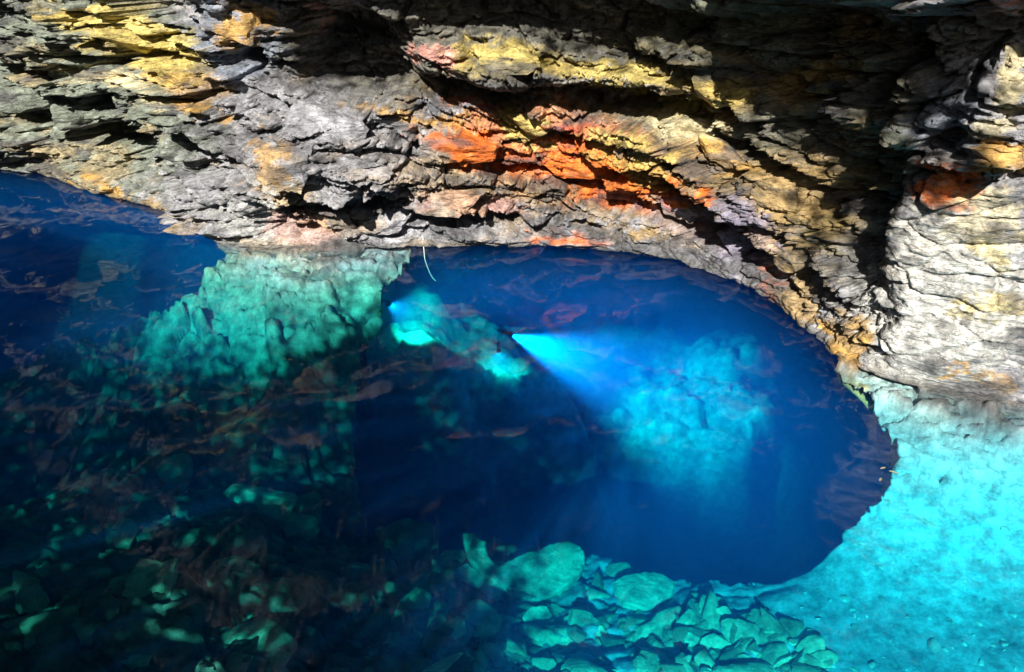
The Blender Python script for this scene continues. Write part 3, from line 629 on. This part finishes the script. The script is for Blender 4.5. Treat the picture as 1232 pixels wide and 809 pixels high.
# ------------------------------------------------------------------ leaves adrift and a guide line
M_LEAF = bpy.data.materials.new('pale_leaf'); M_LEAF.use_nodes = True; M_LEAF.node_tree.nodes['Principled BSDF'].inputs['Base Color'].default_value = (.22, .21, .14, 1); M_LEAF.node_tree.nodes['Principled BSDF'].inputs['Roughness'].default_value = .6
for px, py, L_, rz, lab in ((1062, 564, .022, .3, 'small pale leaf afloat over the rim of the shaft, farthest of three'), (1075, 569, .028, -.5, 'small pale leaf afloat over the rim of the shaft, rightmost of three'), (1059, 578, .022, .9, 'small pale leaf afloat over the rim of the shaft, nearest of three')):
    bm = bmesh.new(); n = 9; up_, dn_ = [], []
    for k in range(n):
        t = k / (n - 1); wd = .32 * math.sin(math.pi * t) ** .8 + .01; zc = .10 * (t - .5) ** 2
        up_.append([bm.verts.new(((t - .5) * 2 * L_, s_ * wd * L_, (zc + .10 * abs(s_)) * L_ + .004)) for s_ in (-1, 0, 1)]); dn_.append([bm.verts.new((v.co.x, v.co.y, v.co.z - .0025)) for v in up_[-1]])
    for k in range(n - 1):
        for s_ in (0, 1):
            bm.faces.new((up_[k][s_], up_[k + 1][s_], up_[k + 1][s_ + 1], up_[k][s_ + 1])); bm.faces.new((dn_[k][s_ + 1], dn_[k + 1][s_ + 1], dn_[k + 1][s_], dn_[k][s_]))
    me = bpy.data.meshes.new('floating_leaf'); bm.to_mesh(me); bm.free(); me.materials.append(M_LEAF)
    o = link('floating_leaf', me); o.location = on_z(px, py, 0); o.rotation_euler = (0, 0, rz); tag(o, lab, 'leaf', 'leaves adrift on the pool')
def line(name, pts, r, mat, label, cat):
    bm = bmesh.new(); R_ = []
    for p in pts: R_.append([bm.verts.new(p + Vector((math.cos(k * 1.0472), math.sin(k * 1.0472), .3 * math.sin(k * 1.0472))) * r) for k in range(6)])
    for a, b in zip(R_, R_[1:]):
        for k in range(6): bm.faces.new((a[k], a[(k + 1) % 6], b[(k + 1) % 6], b[k]))
    bm.faces.new(R_[0]); bm.faces.new(R_[-1])
    me = bpy.data.meshes.new(name); bm.to_mesh(me); bm.free(); me.materials.append(mat); return tag(link(name, me), label, cat)
M_CORD = bpy.data.materials.new('pale_cord'); M_CORD.use_nodes = True; M_CORD.node_tree.nodes['Principled BSDF'].inputs['Base Color'].default_value = (.55, .55, .5, 1)
ha = hit(509, 285, WALL_BVH)[0]
a_ = ha + Vector((0, -.03, 0)); b_ = on_z(511, 312, -.1); c_ = on_z(524, 338, -.35)
line('guide_line', [a_.lerp(b_, k / 4) for k in range(4)] + [b_.lerp(c_, k / 8) + Vector((0, 0, -.05 * math.sin(math.pi * k / 8))) for k in range(9)], .004, M_CORD, 'thin pale guide line tied to the rock and running down into the shaft', 'rope')

# ------------------------------------------------------------------ divers' torches, seen as bright points in the blue
def mat_plain(name, col, rough=.5, metal=0., emit=None):
    m, n, b = new_mat(name); b.inputs['Base Color'].default_value = (*col, 1); b.inputs['Roughness'].default_value = rough; b.inputs['Metallic'].default_value = metal
    if emit: b.inputs['Emission Color'].default_value = (*emit[0], 1); b.inputs['Emission Strength'].default_value = emit[1]
    return m
M_BLACK = mat_plain('torch_black', (.03, .03, .035), .4, .3); M_LENS = mat_plain('torch_lens', (.8, .9, 1), .1, 0, ((.75, .92, 1), 60.0))
def lathe(name, prof, mat, parent, seg=20):
    bm = bmesh.new(); R = []
    for r, z in prof: R.append([bm.verts.new((r * math.cos(2 * math.pi * k / seg), r * math.sin(2 * math.pi * k / seg), z)) for k in range(seg)])
    for a, b in zip(R, R[1:]):
        for k in range(seg): bm.faces.new((a[k], a[(k + 1) % seg], b[(k + 1) % seg], b[k]))
    bm.faces.new(R[-1]); bm.faces.new(list(reversed(R[0])))
    me = bpy.data.meshes.new(name); bm.to_mesh(me); bm.free(); me.materials.append(mat); return link(name, me, None, parent)
def torch(p, target, power, cone, blend, col, label):
    r = bpy.data.objects.new('dive_torch', None); COL.objects.link(r); r.empty_display_size = .1
    r.location = p; d = (target - p).normalized(); r.rotation_euler = d.to_track_quat('-Z', 'Y').to_euler()
    tag(r, label, 'torch', "divers' torches under water")
    lathe('torch_body', [(.016, .20), (.02, .195), (.02, .05), (.03, .03), (.034, .0), (.034, -.012), (.028, -.012)][::-1], M_BLACK, r)
    lathe('torch_lens', [(.005, -.016), (.022, -.0155), (.027, -.013)], M_LENS, r)
    lathe('switch', [(.006, .0), (.006, .012), (.004, .014)], M_BLACK, r).location = (0, .026, .1)
    l = bpy.data.lights.new('torch_light', 'SPOT'); l.energy = power; l.spot_size = math.radians(cone); l.spot_blend = blend; l.color = col; l.shadow_soft_size = .02
    lo = bpy.data.objects.new('torch_light', l); COL.objects.link(lo); lo.parent = r; lo.location = (0, 0, -.03)
def at_y(px, py, y):
    r = ray(px, py); return O + r * (y / r.y)
torch(at_y(614, 403, 7.9), at_y(800, 474, 9.1), 5200, 45, 1.0, (.55, 1, .85), 'bright dive torch throwing a wide cyan beam across the deep shaft')
torch(at_y(467, 366, 7.75), at_y(520, 392, 8.6), 240, 58, .5, (.7, 1, .7), 'dive torch shining on a green rock step near the waterline')
torch(at_y(600, 422, 8.45), at_y(602, 460, 8.85), 110, 70, .8, (.75, 1, .8), 'dim dive torch pointing down at a small green spot of rock')
